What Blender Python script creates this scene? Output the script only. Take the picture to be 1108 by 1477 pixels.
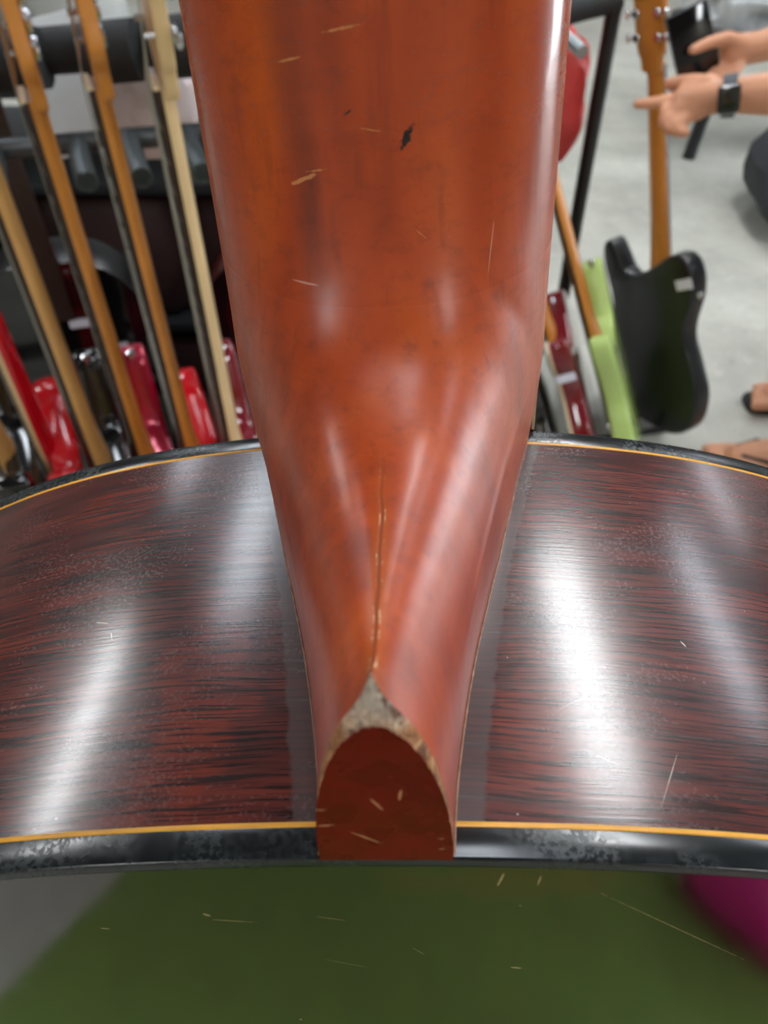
import bpy, math, random
from mathutils import Vector, Matrix, noise as mnoise
R_ = math.radians
for o in list(bpy.data.objects): bpy.data.objects.remove(o)
scn = bpy.context.scene
col = scn.collection
random.seed(7)

# ------------------------------------------------------------------ camera, world, exposure
CAMZ, PITCH = 1.30, 47.0
cd = bpy.data.cameras.new('camera'); cam = bpy.data.objects.new('camera', cd); col.objects.link(cam)
cam.location = (0, 0, CAMZ); cam.rotation_euler = (R_(90 - PITCH), 0, 0)
cd.sensor_fit = 'VERTICAL'; cd.sensor_height = 36.0; cd.lens = 36.0 * 1107 / 1477
cd.clip_start = 0.01; cd.clip_end = 60
cd.dof.use_dof = True; cd.dof.focus_distance = 0.135; cd.dof.aperture_fstop = 24
scn.camera = cam
vs = scn.view_settings
vs.view_transform = 'Standard'; vs.look = 'None'; vs.gamma = 1.0; vs.use_curve_mapping = False; vs.exposure = 0.15
w = bpy.data.worlds.new('shop_daylight'); scn.world = w; w.use_nodes = True
w.node_tree.nodes['Background'].inputs[0].default_value = (0.86, 0.93, 1.0, 1)
w.node_tree.nodes['Background'].inputs[1].default_value = 11.0
PANEL_POWER = 31.0

# ------------------------------------------------------------------ helpers
def lin(r, g, b):
    f = lambda c: (c/255/12.92) if c/255 <= .04045 else ((c/255+.055)/1.055)**2.4
    return (f(r), f(g), f(b), 1.0)

class NT:
    def __init__(s, m): s.t = m.node_tree; s.n = s.t.nodes; s.l = s.t.links
    def add(s, typ, **kw):
        n = s.n.new(typ)
        for k, v in kw.items(): setattr(n, k, v)
        return n
    def put(s, sock, v):
        if isinstance(v, bpy.types.NodeSocket): s.l.new(v, sock)
        else: sock.default_value = v
    def math(s, op, a, b=None, c=None, clamp=False):
        n = s.add('ShaderNodeMath', operation=op, use_clamp=clamp); s.put(n.inputs[0], a)
        if b is not None: s.put(n.inputs[1], b)
        if c is not None: s.put(n.inputs[2], c)
        return n.outputs[0]
    def mapping(s, vec, loc=(0,0,0), rot=(0,0,0), scale=(1,1,1), typ='POINT'):
        n = s.add('ShaderNodeMapping', vector_type=typ); s.put(n.inputs[0], vec)
        n.inputs['Location'].default_value = loc; n.inputs['Rotation'].default_value = rot; n.inputs['Scale'].default_value = scale
        return n.outputs[0]
    def noise(s, vec, scale=5, detail=3, rough=.5, dist=0):
        n = s.add('ShaderNodeTexNoise'); s.put(n.inputs['Vector'], vec)
        n.inputs['Scale'].default_value = scale; n.inputs['Detail'].default_value = detail
        n.inputs['Roughness'].default_value = rough; n.inputs['Distortion'].default_value = dist
        return n.outputs['Fac']
    def ramp(s, fac, stops, interp='LINEAR'):
        n = s.add('ShaderNodeValToRGB'); s.put(n.inputs[0], fac); e = n.color_ramp.elements; n.color_ramp.interpolation = interp
        while len(e) < len(stops): e.new(0.5)
        for el, (p, c) in zip(e, stops): el.position = p; el.color = c if len(c) == 4 else (*c, 1)
        return n.outputs[0]
    def rng(s, v, a, b, c=0.0, d=1.0):
        n = s.add('ShaderNodeMapRange'); n.clamp = True; s.put(n.inputs[0], v)
        for i, q in enumerate((a, b, c, d)): n.inputs[i+1].default_value = q
        return n.outputs[0]
    def mix(s, fac, a, b, mode='MIX'):
        n = s.add('ShaderNodeMix', data_type='RGBA', blend_type=mode); s.put(n.inputs[0], fac); s.put(n.inputs[6], a); s.put(n.inputs[7], b)
        return n.outputs[2]
    def sep(s, v):
        n = s.add('ShaderNodeSeparateXYZ'); s.put(n.inputs[0], v); return n.outputs
    def mark(s, vec, x, z, ang, lx, lz, wob=0.4, nscale=900, plane='XZ'):
        """soft-edged elongated mark on the surface, metres; ang in degrees from the first axis"""
        if plane == 'XZ': v = s.mapping(vec, (x, 0, z), (0, -R_(ang), 0), (lx, 1000, lz), 'TEXTURE')
        else: v = s.mapping(vec, (x, z, 0), (0, 0, R_(ang)), (lx, lz, 1000), 'TEXTURE')
        n = s.add('ShaderNodeVectorMath', operation='LENGTH'); s.put(n.inputs[0], v)
        nz = s.math('MULTIPLY', s.math('SUBTRACT', s.noise(vec, nscale, 2), .5), wob*4)
        return s.rng(s.math('ADD', n.outputs['Value'], nz), 1.15, .75)
    def bump(s, h, strength, dist):
        n = s.add('ShaderNodeBump'); s.put(n.inputs['Height'], h)
        n.inputs['Strength'].default_value = strength; n.inputs['Distance'].default_value = dist
        return n.outputs[0]

def mat(name, color=(128,128,128), rough=.5, metal=0., ior=1.5, coat=0., coat_rough=.05, var=0., vscale=20., bump=0., bscale=200., sheen=0.):
    m = bpy.data.materials.new(name); m.use_nodes = True; k = NT(m); b = k.n['Principled BSDF']
    tc = k.add('ShaderNodeTexCoord').outputs['Object']
    c = lin(*color)
    if var > 0:
        nz = k.noise(tc, vscale, 4)
        d = tuple(x*(1-var) for x in c[:3]) + (1,); l = tuple(min(1, x*(1+var)) for x in c[:3]) + (1,)
        k.put(b.inputs['Base Color'], k.ramp(nz, [(.3, d), (.7, l)]))
        k.put(b.inputs['Roughness'], k.rng(nz, .3, .7, max(.02, rough*.85), min(1, rough*1.15)))
    else:
        b.inputs['Base Color'].default_value = c; b.inputs['Roughness'].default_value = rough
    b.inputs['Metallic'].default_value = metal; b.inputs['IOR'].default_value = ior
    b.inputs['Coat Weight'].default_value = coat; b.inputs['Coat Roughness'].default_value = coat_rough
    if sheen: b.inputs['Sheen Weight'].default_value = sheen
    if bump: k.put(b.inputs['Normal'], k.bump(k.noise(tc, bscale, 3), bump, .002))
    return m

def link(o, parent=None):
    col.objects.link(o)
    if parent: o.parent = parent
    return o
def mesh(name, verts, faces, m=None, parent=None, smooth=True, sharp=40, uv=None):
    me = bpy.data.meshes.new(name); me.from_pydata([tuple(v) for v in verts], [], faces); me.update()
    if smooth:
        me.polygons.foreach_set('use_smooth', [True]*len(me.polygons))
        if sharp: me.set_sharp_from_angle(angle=R_(sharp))
    if uv:
        l = me.uv_layers.new(name='UVMap')
        for lp in me.loops: l.data[lp.index].uv = uv[lp.vertex_index]
    if m: me.materials.append(m)
    return link(bpy.data.objects.new(name, me), parent)
def empty(name, loc=(0,0,0), rot=(0,0,0)):
    o = bpy.data.objects.new(name, None); o.empty_display_size = .05; o.location = loc; o.rotation_euler = rot; return link(o)
def tag(o, label, cat, group=None):
    o['label'] = label; o['category'] = cat
    if group: o['group'] = group
    return o
def struct(o): o['kind'] = 'structure'; return o
def rename(o, n): o.name = n; return o

def catmull(pts, n=8, closed=True):
    out = []; N = len(pts)
    for i in range(N if closed else N-1):
        P = [pts[(i+j-1) % N] if closed else pts[min(max(i+j-1, 0), N-1)] for j in range(4)]
        for k in range(n):
            t = k/n
            out.append(tuple(.5*((2*P[1][d]) + (-P[0][d]+P[2][d])*t + (2*P[0][d]-5*P[1][d]+4*P[2][d]-P[3][d])*t*t + (-P[0][d]+3*P[1][d]-3*P[2][d]+P[3][d])*t**3) for d in range(len(pts[0]))))
    if not closed: out.append(tuple(pts[-1]))
    return out
def interp(x, tab):
    if x <= tab[0][0]: return tab[0][1]
    for (a, va), (b, vb) in zip(tab, tab[1:]):
        if x <= b: t = (x-a)/(b-a); return va+(vb-va)*t
    return tab[-1][1]
def sm_interp(x, tab):       # smooth monotone-ish table lookup
    xs = [t[0] for t in tab]; ys = [t[1] for t in tab]; n = len(xs)
    if x <= xs[0]: return ys[0]
    if x >= xs[-1]: return ys[-1]
    i = max(j for j in range(n-1) if xs[j] <= x)
    def sl(j):
        if j == 0: return (ys[1]-ys[0])/(xs[1]-xs[0])
        if j == n-1: return (ys[-1]-ys[-2])/(xs[-1]-xs[-2])
        return (ys[j+1]-ys[j-1])/(xs[j+1]-xs[j-1])
    h = xs[i+1]-xs[i]; t = (x-xs[i])/h
    return ys[i]*(2*t**3-3*t*t+1)+h*sl(i)*(t**3-2*t*t+t)+ys[i+1]*(-2*t**3+3*t*t)+h*sl(i+1)*(t**3-t*t)

def loft(rings, closed=True, cap=True):
    n = len(rings[0]); v = [p for r in rings for p in r]; f = []
    for i in range(len(rings)-1):
        for j in range(n if closed else n-1):
            a = i*n+j; b = i*n+(j+1) % n; f.append((a, b, b+n, a+n))
    if cap and closed:
        f.append(tuple(range(n-1, -1, -1))); k = (len(rings)-1)*n; f.append(tuple(range(k, k+n)))
    return v, f
def frames(path):
    P = [Vector(p) for p in path]; T = []
    for i in range(len(P)):
        a = P[max(i-1, 0)]; b = P[min(i+1, len(P)-1)]; T.append((b-a).normalized())
    ref = Vector((0, 0, 1)) if abs(T[0].z) < .9 else Vector((1, 0, 0))
    N = []; n = (ref - T[0]*ref.dot(T[0])).normalized()
    for t in T:
        n = (n - t*n.dot(t)).normalized(); N.append((n, t.cross(n)))
    return P, T, N
def tube_vf(path, rad, n=10, cap=True):
    P, T, N = frames(path); rr = rad if isinstance(rad, (list, tuple)) else [rad]*len(P)
    rings = [[tuple(p + (a*math.cos(2*math.pi*k/n) + b*math.sin(2*math.pi*k/n))*r) for k in range(n)] for p, (a, b), r in zip(P, N, rr)]
    return loft(rings, True, cap)
def join(*vfs):
    V = []; F = []
    for v, f in vfs:
        k = len(V); V += list(v); F += [tuple(i+k for i in q) for q in f]
    return V, F
def box_vf(c, s, bev=.0):
    x, y, z = (q/2 for q in s); out = [(-x,-y),(x,-y),(x,y),(-x,y)]
    b = min(bev, x*.9, y*.9, z*.9)
    if b <= 0:
        rings = [[(c[0]+p[0], c[1]+p[1], c[2]+h) for p in out] for h in (-z, z)]
        return loft(rings)
    def ring(ins, h):
        r = []
        for sx, sy in ((-1,-1),(1,-1),(1,1),(-1,1)):
            px, py = sx*(x-ins), sy*(y-ins)
            q = [(px, py+(-sy)*b), (px+(-sx)*b, py)] if sx*sy > 0 else [(px+(-sx)*b, py), (px, py+(-sy)*b)]
            r += q
        return [(c[0]+p[0], c[1]+p[1], c[2]+h) for p in r]
    return loft([ring(b, -z), ring(b*.3, -z+b*.3), ring(0, -z+b), ring(0, z-b), ring(b*.3, z-b*.3), ring(b, z)])
def offset2(out, d):
    n = len(out); r = []
    for i in range(n):
        a = out[i-1]; b = out[(i+1) % n]; tx, ty = b[0]-a[0], b[1]-a[1]; L = math.hypot(tx, ty) or 1
        r.append((out[i][0]-ty/L*d, out[i][1]+tx/L*d))      # d>0 = inward for counter-clockwise outlines
    return r
def plate_vf(out, y0, y1, bev):
    """outline (x,z) counter-clockwise, thickness along y from y0 to y1, rounded rim"""
    prof = [(bev, 0), (bev*.55, .1*bev), (bev*.2, .4*bev), (0, bev)]
    rings = []
    for ins, h in prof: rings.append([(p[0], y0+h, p[1]) for p in offset2(out, ins)])
    for ins, h in reversed(prof): rings.append([(p[0], y1-h, p[1]) for p in offset2(out, ins)])
    return loft(rings)
def lathe_vf(prof, n=16, c=(0,0,0), axis='z'):
    rings = []
    for r, h in prof:
        ring = []
        for k in range(n):
            a = 2*math.pi*k/n; p = (r*math.cos(a), r*math.sin(a), h)
            if axis == 'y': p = (p[0], -p[2], p[1])
            if axis == 'x': p = (p[2], p[0], p[1])
            ring.append((c[0]+p[0], c[1]+p[1], c[2]+p[2]))
        rings.append(ring)
    return loft(rings)

# ------------------------------------------------------------------ room
def floor_mat():
    m = bpy.data.materials.new('concrete'); m.use_nodes = True; k = NT(m); b = k.n['Principled BSDF']
    tc = k.add('ShaderNodeTexCoord').outputs['Object']
    n1 = k.noise(tc, 3.0, 6, .6); n2 = k.noise(tc, 22, 5, .65); n3 = k.noise(tc, 90, 2)
    c = k.ramp(n1, [(.3, lin(158,156,146)), (.7, lin(196,195,184))])
    c = k.mix(k.rng(n2, .55, .75, 0, .55), c, lin(214,213,204))
    c = k.mix(k.rng(n2, .42, .30, 0, .5), c, lin(128,128,120))
    c = k.mix(k.rng(n3, .68, .74, 0, .35), c, lin(96,97,92))
    k.put(b.inputs['Base Color'], c); k.put(b.inputs['Roughness'], k.rng(n2, .3, .7, .45, .75))
    k.put(b.inputs['Normal'], k.bump(n2, .25, .004))
    return m
struct(mesh('floor', [(-6,-4,0),(6,-4,0),(6,7,0),(-6,7,0)], [(0,1,2,3)], floor_mat()))
wall_m = mat('painted_wall', (176,174,168), .8, var=.06, vscale=3)
ceil_m = mat('grey_ceiling', (122,122,120), .85, var=.06, vscale=2)
front_m = mat('cream_partition', (196,188,176), .8, var=.1, vscale=2)
struct(mesh('ceiling', *box_vf((0, 2.0, 3.27), (12, 10, .1)), ceil_m, smooth=False))
struct(mesh('wall_back', *box_vf((0, 7.05, 1.6), (12, .1, 3.4)), wall_m, smooth=False))
struct(mesh('wall_left', *box_vf((-6.05, 2.0, 1.6), (.1, 10, 3.4)), wall_m, smooth=False))

struct(mesh('wall_front', *box_vf((0, -3.05, 1.6), (12, .1, 3.4)), front_m, smooth=False))
WX, DY0, DY1, DZ = 4.2, 1.55, 2.95, 2.15        # right wall with an open doorway to daylight
struct(mesh('wall_right', *join(box_vf((WX+.05, (-3+DY0)/2, 1.6), (.1, DY0+3, 3.4)), box_vf((WX+.05, (DY1+7)/2, 1.6), (.1, 7-DY1, 3.4)), box_vf((WX+.05, (DY0+DY1)/2, (DZ+3.3)/2), (.1, DY1-DY0, 3.3-DZ))), wall_m, smooth=False))
m_trim = mat('door_trim', (150,150,148), .5)
struct(mesh('trim_1', *join(box_vf((WX-.01, DY0-.04, DZ/2), (.14, .08, DZ), .01), box_vf((WX-.01, DY1+.04, DZ/2), (.14, .08, DZ), .01), box_vf((WX-.01, (DY0+DY1)/2, DZ+.04), (.14, DY1-DY0+.16, .08), .01)), m_trim))
# ceiling light panels; the bright pair behind the camera is added fill for the neck
m_house = mat('lamp_housing', (225,225,222), .4)
def lamp_mat(power, colour):
    m = bpy.data.materials.new('lamp_diffuser'); m.use_nodes = True; b = m.node_tree.nodes['Principled BSDF']
    b.inputs['Base Color'].default_value = (.9,.9,.9,1); b.inputs['Emission Color'].default_value = colour; b.inputs['Emission Strength'].default_value = power
    return m
m_lamp = lamp_mat(PANEL_POWER, (.95,.98,1,1)); m_dim = lamp_mat(PANEL_POWER*.45, (.84,.91,1,1))
PANELS = [(.95,1.95,0),(-2.45,2.15,0),(2.35,2.6,1),(-1.25,2.95,1),(.15,.4,1),(2.3,.5,1),(-1.9,-2.2,0),(2.0,-2.2,0),(.95,4.6,0),(-2.45,4.7,1),(3.9,4.8,1)]
for i, (x, y, dim) in enumerate(PANELS):
    t = empty('ceiling_light', (x, y, 3.22))
    mesh('housing', *box_vf((0,0,-.02), (.34,1.24,.04), .006), m_house, t)
    mesh('diffuser', *box_vf((0,0,-.045), (.30,1.20,.012), .004), m_dim if dim else m_lamp, t)
    tag(t, 'long ceiling light panel glowing a dim bluish white' if dim else 'long ceiling light panel glowing bright white', 'ceiling light', 'dim ceiling light panels' if dim else 'bright ceiling light panels')

# ------------------------------------------------------------------ the acoustic guitar being examined
# local axes: x across, z up the neck, y = -(distance from the soundboard towards the back), built in mm and scaled to metres
Rg = Matrix(((0.9988,-0.0447,-0.0203),(0.0198,0.7459,-0.6662),(0.0449,0.6649,0.7459)))     # columns x, neck, back in view axes
tg = Vector((2.24,16.83,-165.5))/1000
p_ = R_(PITCH)
C2W = Matrix(((1,0,0),(0,math.sin(p_),-math.cos(p_)),(0,math.cos(p_),math.sin(p_))))
Gw = C2W @ Rg
gx, gu, gb = (Gw.col[i].normalized() for i in range(3))
gy = -(gb - gx*gb.dot(gx)).normalized(); gz = gx.cross(gy)
Mg = Matrix((gx, gy, gz)).transposed().to_4x4(); Mg.translation = C2W @ tg + Vector((0,0,CAMZ))
guitar = empty('acoustic_guitar'); guitar.matrix_world = Mg
tag(guitar, 'reddish brown acoustic guitar with worn heel and black binding, standing on the green cloth', 'guitar')
def G(x, u, b): return (x/1000, -b/1000, u/1000)
D = 92.0
HA, HC = .1451, .0657
def hh(x): q = abs(x)/100; return 100*(HA*q*q+HC*q**4)
half = [(x, hh(30)-hh(x)) for x in (0,8,16,24,32,40,48,56,64,72,80,88,96)] + [(104,-24.0),(114,-33),(124,-46),(131,-62),(135,-84),(133,-112),(124,-150),(115,-188),(113,-212),(119,-244),(135,-282),(157,-322),(174,-362),(179,-396),(172,-432),(148,-464),(105,-482),(50,-489),(0,-490.5)]
hp = catmull([(-half[1][0], half[1][1])]+half+[(-half[-2][0], half[-2][1])], 5, False)[5:-5]
def arclen(pts):
    s = [0]
    for a, b in zip(pts, pts[1:]): s.append(s[-1]+math.hypot(b[0]-a[0], b[1]-a[1]))
    return s
right = hp; left = [(-x, u) for x, u in hp]
loop = left[::-1][:-1] + right[:-1]            # clockwise seen from the back; bottom -> left -> top -> right
NL = len(loop)
def norm_out(pts, i, closed=True):
    n = len(pts)
    a = pts[(i-1) % n] if closed else pts[max(i-1, 0)]; b = pts[(i+1) % n] if closed else pts[min(i+1, n-1)]
    tx, ty = b[0]-a[0], b[1]-a[1]; L = math.hypot(tx, ty); return (-ty/L, tx/L)
LN = [norm_out(loop, i) for i in range(NL)]
def rim(profile):          # sweep (b, outward offset) profile round the body outline
    rings = []
    for b, off in profile: rings.append([G(p[0]+n[0]*off, p[1]+n[1]*off, b) for p, n in zip(loop, LN)])
    return loft(rings, True, False)

# --- materials of the guitar
def side_mat():
    m = bpy.data.materials.new('stained_side_wood'); m.use_nodes = True; k = NT(m); b = k.n['Principled BSDF']
    uv = k.add('ShaderNodeTexCoord').outputs['UV']
    obj = k.add('ShaderNodeTexCoord').outputs['Object']
    sx = k.sep(uv)
    warp = k.math('MULTIPLY', k.math('SUBTRACT', k.noise(k.mapping(uv, scale=(18,18,1)), 1, 2), .5), .006)
    cx = k.add('ShaderNodeCombineXYZ'); k.put(cx.inputs[0], sx[0]); k.put(cx.inputs[1], k.math('ADD', sx[1], warp)); wv = cx.outputs[0]
    fine = k.noise(k.mapping(wv, scale=(60,1750,1)), 1, 3, .6)
    mid = k.noise(k.mapping(wv, scale=(30,800,1)), 1, 3, .55)
    broad = k.noise(k.mapping(wv, scale=(26,190,1)), 1, 2, .5)
    base = k.ramp(broad, [(.25, lin(66,26,24)), (.5, lin(88,35,29)), (.8, lin(118,46,33))])
    # orange-red worn patches in the stain, under the grain
    patch = k.math('MAXIMUM', k.mark(uv, -.029, .066, 0, .008, .020, .5, 120, 'XY'), k.math('MULTIPLY', k.mark(uv, .0220, .071, 0, .0055, .013, .7, 200, 'XY'), .6))
    base = k.mix(k.math('MULTIPLY', patch, .38), base, lin(150,52,28))
    base = k.mix(k.rng(mid, .54, .70, 0, .6), base, lin(32,15,15))
    base = k.mix(k.rng(fine, .47, .60, 0, .9), base, lin(26,12,13))
    # greyish untouched margin along the heel joint
    ax = k.math('ABSOLUTE', sx[0]); bb = sx[1]
    wb = k.math('ADD', k.math('ADD', k.math('MULTIPLY', bb, -.33), .0285), k.math('MULTIPLY', k.math('MULTIPLY', bb, bb), 1.2))
    d = k.math('SUBTRACT', ax, wb)
    jag = k.math('MULTIPLY', k.math('SUBTRACT', k.noise(k.mapping(uv, scale=(60,260,1)), 1, 5, .7), .5), .0026)
    marg = k.rng(k.math('ADD', d, jag), .0040, .0034)
    base = k.mix(k.math('MULTIPLY', marg, .72), base, lin(84,72,70))
    # clouded speckle of worn lacquer
    sp = k.noise(uv, 1500, 2, .6); cloud = k.noise(uv, 45, 3)
    sw = k.math('MULTIPLY', k.rng(sp, .5, .62), k.rng(cloud, .48, .66))
    base = k.mix(k.math('MULTIPLY', sw, .16), base, lin(104,84,82))
    spark = k.rng(k.noise(uv, 620, 1), .80, .83)
    base = k.mix(spark, base, lin(190,170,160))
    scr = None
    for (x, z, a, lx, lz) in [(.0385,.080,-62,.0042,.00006),(.030,.0775,25,.0020,.00006),(.027,.0685,-30,.0030,.00005),(.047,.056,60,.0006,.00012),(-.0475,.053,68,.0010,.00012),(-.0505,.0495,14,.0014,.00016)]:
        q = k.mark(uv, x, z, a, lx, lz, .25, 700, 'XY'); scr = q if scr is None else k.math('MAXIMUM', scr, q)
    base = k.mix(k.math('MULTIPLY', scr, .7), base, lin(205,185,165))
    k.put(b.inputs['Base Color'], base)
    k.put(b.inputs['Roughness'], k.math('ADD', k.rng(mid, .3, .7, .20, .28), k.math('MULTIPLY', sw, .12)))
    b.inputs['IOR'].default_value = 1.36; b.inputs['Coat Weight'].default_value = .6; b.inputs['Coat Roughness'].default_value = .155
    hgt = k.math('ADD', k.math('MULTIPLY', fine, .35), k.math('MULTIPLY', k.noise(uv, 60, 1), .5))
    k.put(b.inputs['Normal'], k.bump(hgt, .11, .0005)); k.put(b.inputs['Coat Normal'], k.bump(hgt, .05, .0005))
    return m
def neck_mat():
    m = bpy.data.materials.new('lacquered_mahogany'); m.use_nodes = True; k = NT(m); b = k.n['Principled BSDF']
    ob = k.add('ShaderNodeTexCoord').outputs['Object']; s = k.sep(ob)
    grain = k.noise(k.mapping(ob, scale=(420,420,28)), 1, 4, .6)
    broad = k.noise(k.mapping(ob, scale=(85,85,14)), 1, 2, .5)
    mott = k.noise(k.mapping(ob, scale=(1,1,1.8)), 240, 5, .7)
    hot = k.noise(ob, 45, 3)
    base = k.ramp(broad, [(.28, lin(136,46,8)), (.5, lin(176,66,11)), (.75, lin(196,84,18))])
    base = k.mix(k.rng(grain, .56, .75, 0, .5), base, lin(104,32,10))
    base = k.mix(k.rng(mott, .50, .72, 0, .42), base, lin(104,34,12))
    base = k.mix(k.rng(hot, .5, .7, 0, .4), base, lin(182,68,16))
    # redder stain on the flanks of the heel, near the soundbox
    red = k.math('MULTIPLY', k.rng(s[1], -.030, -.060), k.rng(s[2], .030, .010))
    base = k.mix(k.math('MULTIPLY', red, .65), base, lin(140,36,22))
    # dark figure streak up the left of the neck
    st = k.math('ABSOLUTE', k.math('ADD', k.math('ADD', s[0], .0105), k.math('MULTIPLY', k.math('SUBTRACT', broad, .5), .006)))
    base = k.mix(k.math('MULTIPLY', k.rng(st, .0026, .0006), k.math('MULTIPLY', k.rng(s[2], .040, .055), .42)), base, lin(84,28,10))
    # worn crease down the heel ridge, with pale glints painted into the colour
    off = k.math('MULTIPLY', k.math('SUBTRACT', k.noise(k.mapping(ob, scale=(0,120,0)), 1, 2), .5), .0012)
    cr = k.math('ABSOLUTE', k.math('ADD', s[0], off))
    deep = k.rng(s[1], -.048, -.066)
    base = k.mix(k.math('MULTIPLY', k.rng(cr, .0016, .0004), k.math('MULTIPLY', deep, .8)), base, lin(176,82,22))
    line = k.math('MULTIPLY', k.rng(cr, .00032, .00012), deep)
    base = k.mix(k.math('MULTIPLY', line, .7), base, lin(112,46,12))
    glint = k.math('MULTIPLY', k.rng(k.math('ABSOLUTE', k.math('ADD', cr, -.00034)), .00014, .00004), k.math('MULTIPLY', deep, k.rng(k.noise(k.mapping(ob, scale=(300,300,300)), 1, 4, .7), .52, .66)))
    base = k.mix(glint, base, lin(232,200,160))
    tan = None
    for (x, z, a, lx, lz) in [(-.0105,.0610,22,.0020,.00028),(-.0085,.0622,8,.0012,.00014),(-.0005,.0672,-10,.0014,.00010),(-.0110,.0756,12,.0014,.00016),(-.0035,.0790,8,.0022,.00018),(.006,.0535,-40,.0012,.00006)]:
        q = k.mark(ob, x, z, a, lx, lz, .45, 1300); tan = q if tan is None else k.math('MAXIMUM', tan, q)
    base = k.mix(k.math('MULTIPLY', tan, .8), base, lin(206,136,78))
    sc2 = k.math('MAXIMUM', k.mark(ob, -.0115, .0470, -3, .0020, .00016, .1, 500), k.mark(ob, .0165, .050, 84, .004, .00007, .1, 500))
    base = k.mix(k.math('MULTIPLY', sc2, .5), base, lin(225,180,160))
    dk = k.math('MAXIMUM', k.mark(ob, .0042, .0660, 62, .0016, .00055, .5, 1300), k.mark(ob, -.0034, .0695, 30, .0006, .0002, .5, 900))
    base = k.mix(dk, base, lin(26,10,8))
    k.put(b.inputs['Base Color'], base)
    rub = k.rng(s[2], .078, .038); rub.node.interpolation_type = 'SMOOTHERSTEP'
    k.put(b.inputs['Roughness'], k.math('ADD', k.rng(mott, .3, .75, .22, .30), k.math('MULTIPLY', rub, .18)))
    k.put(b.inputs['Coat Roughness'], k.math('ADD', .08, k.math('MULTIPLY', rub, .20)))
    b.inputs['IOR'].default_value = 1.42
    b.inputs['Coat Weight'].default_value = .4
    hgt = k.math('ADD', k.math('ADD', k.math('MULTIPLY', grain, .25), k.math('MULTIPLY', k.noise(k.mapping(ob, scale=(260,260,22)), 1, 2), .7)), k.math('ADD', k.math('MULTIPLY', k.noise(ob, 90, 2), 1.0), k.math('MULTIPLY', line, -.6)))
    k.put(b.inputs['Normal'], k.bump(hgt, .18, .0006))
    k.put(b.inputs['Coat Normal'], k.bump(hgt, .16, .0006))
    return m
def back_mat():
    m = bpy.data.materials.new('dark_lacquered_back'); m.use_nodes = True; k = NT(m); b = k.n['Principled BSDF']
    ob = k.add('ShaderNodeTexCoord').outputs['Object']; s = k.sep(ob)
    gr = k.noise(k.mapping(ob, scale=(300,1,10)), 1, 3)
    base = k.ramp(gr, [(.3, lin(20,9,8)), (.7, lin(34,15,12))])
    mr = k.mark(ob, .0165, -.005, 0, .016, .0042, .35, 160)  # maroon patch painted in for the dark reflection under the heel
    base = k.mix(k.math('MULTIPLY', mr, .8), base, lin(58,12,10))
    scr = None
    for (x, z, a, lx, lz) in [(.041,-.0205,-43,.0165,.00008),(-.0085,-.0165,-18,.0022,.00006),(.0185,-.0345,-12,.0010,.0003),(-.0225,-.0175,-8,.0030,.00010),(-.026,-.0155,-40,.0006,.0003),(-.042,-.0205,-12,.0008,.00014),(-.008,-.033,-28,.0040,.00005),(.0035,-.028,-55,.0014,.00006),(.0145,-.0045,80,.0018,.00016),(.0195,-.0045,86,.0014,.00014)]:
        q = k.mark(ob, x, z, a, lx, lz, .35, 900); scr = q if scr is None else k.math('MAXIMUM', scr, q)
    base = k.mix(k.math('MULTIPLY', scr, .75), base, lin(176,150,112))
    dust = k.rng(k.noise(ob, 420, 1), .80, .83)
    base = k.mix(dust, base, lin(140,130,105))
    k.put(b.inputs['Base Color'], base)
    cl = k.noise(ob, 60, 3)
    k.put(b.inputs['Roughness'], k.rng(cl, .3, .7, .06, .12))
    b.inputs['IOR'].default_value = 1.85
    k.put(b.inputs['Normal'], k.bump(k.noise(ob, 60, 1), .05, .0006))
    return m
def binding_mat():
    m = bpy.data.materials.new('black_binding'); m.use_nodes = True; k = NT(m); b = k.n['Principled BSDF']
    ob = k.add('ShaderNodeTexCoord').outputs['Object']
    n = k.noise(ob, 55, 3); sp = k.noise(ob, 1100, 3, .65)
    wear = k.math('MULTIPLY', k.rng(n, .42, .62), k.rng(sp, .42, .56))
    k.put(b.inputs['Base Color'], k.mix(k.math('MULTIPLY', wear, .25), lin(17,20,22), lin(66,74,78)))
    k.put(b.inputs['Roughness'], k.math('ADD', .18, k.math('MULTIPLY', wear, .2)))
    k.put(b.inputs['Normal'], k.bump(n, .1, .0008))
    return m
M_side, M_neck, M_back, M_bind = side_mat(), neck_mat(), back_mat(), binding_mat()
M_yel = mat('yellow_purfling', (222,158,40), .35, var=.12, vscale=150)
M_spruce = mat('spruce_top', (206,160,92), .3, var=.1, vscale=60)
M_rose = mat('dark_rosewood', (48,28,20), .4, var=.3, vscale=80)
M_cream = mat('cream_plastic', (222,196,160), .4)
M_chrome = mat('chrome', (205,205,208), .16, 1.0)
M_black = mat('gloss_black', (12,12,13), .12, coat=.6)
M_str = mat('string_steel', (190,186,176), .3, 1.0)

BW, PW = 4.2, .75        # binding and purfling widths
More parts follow.
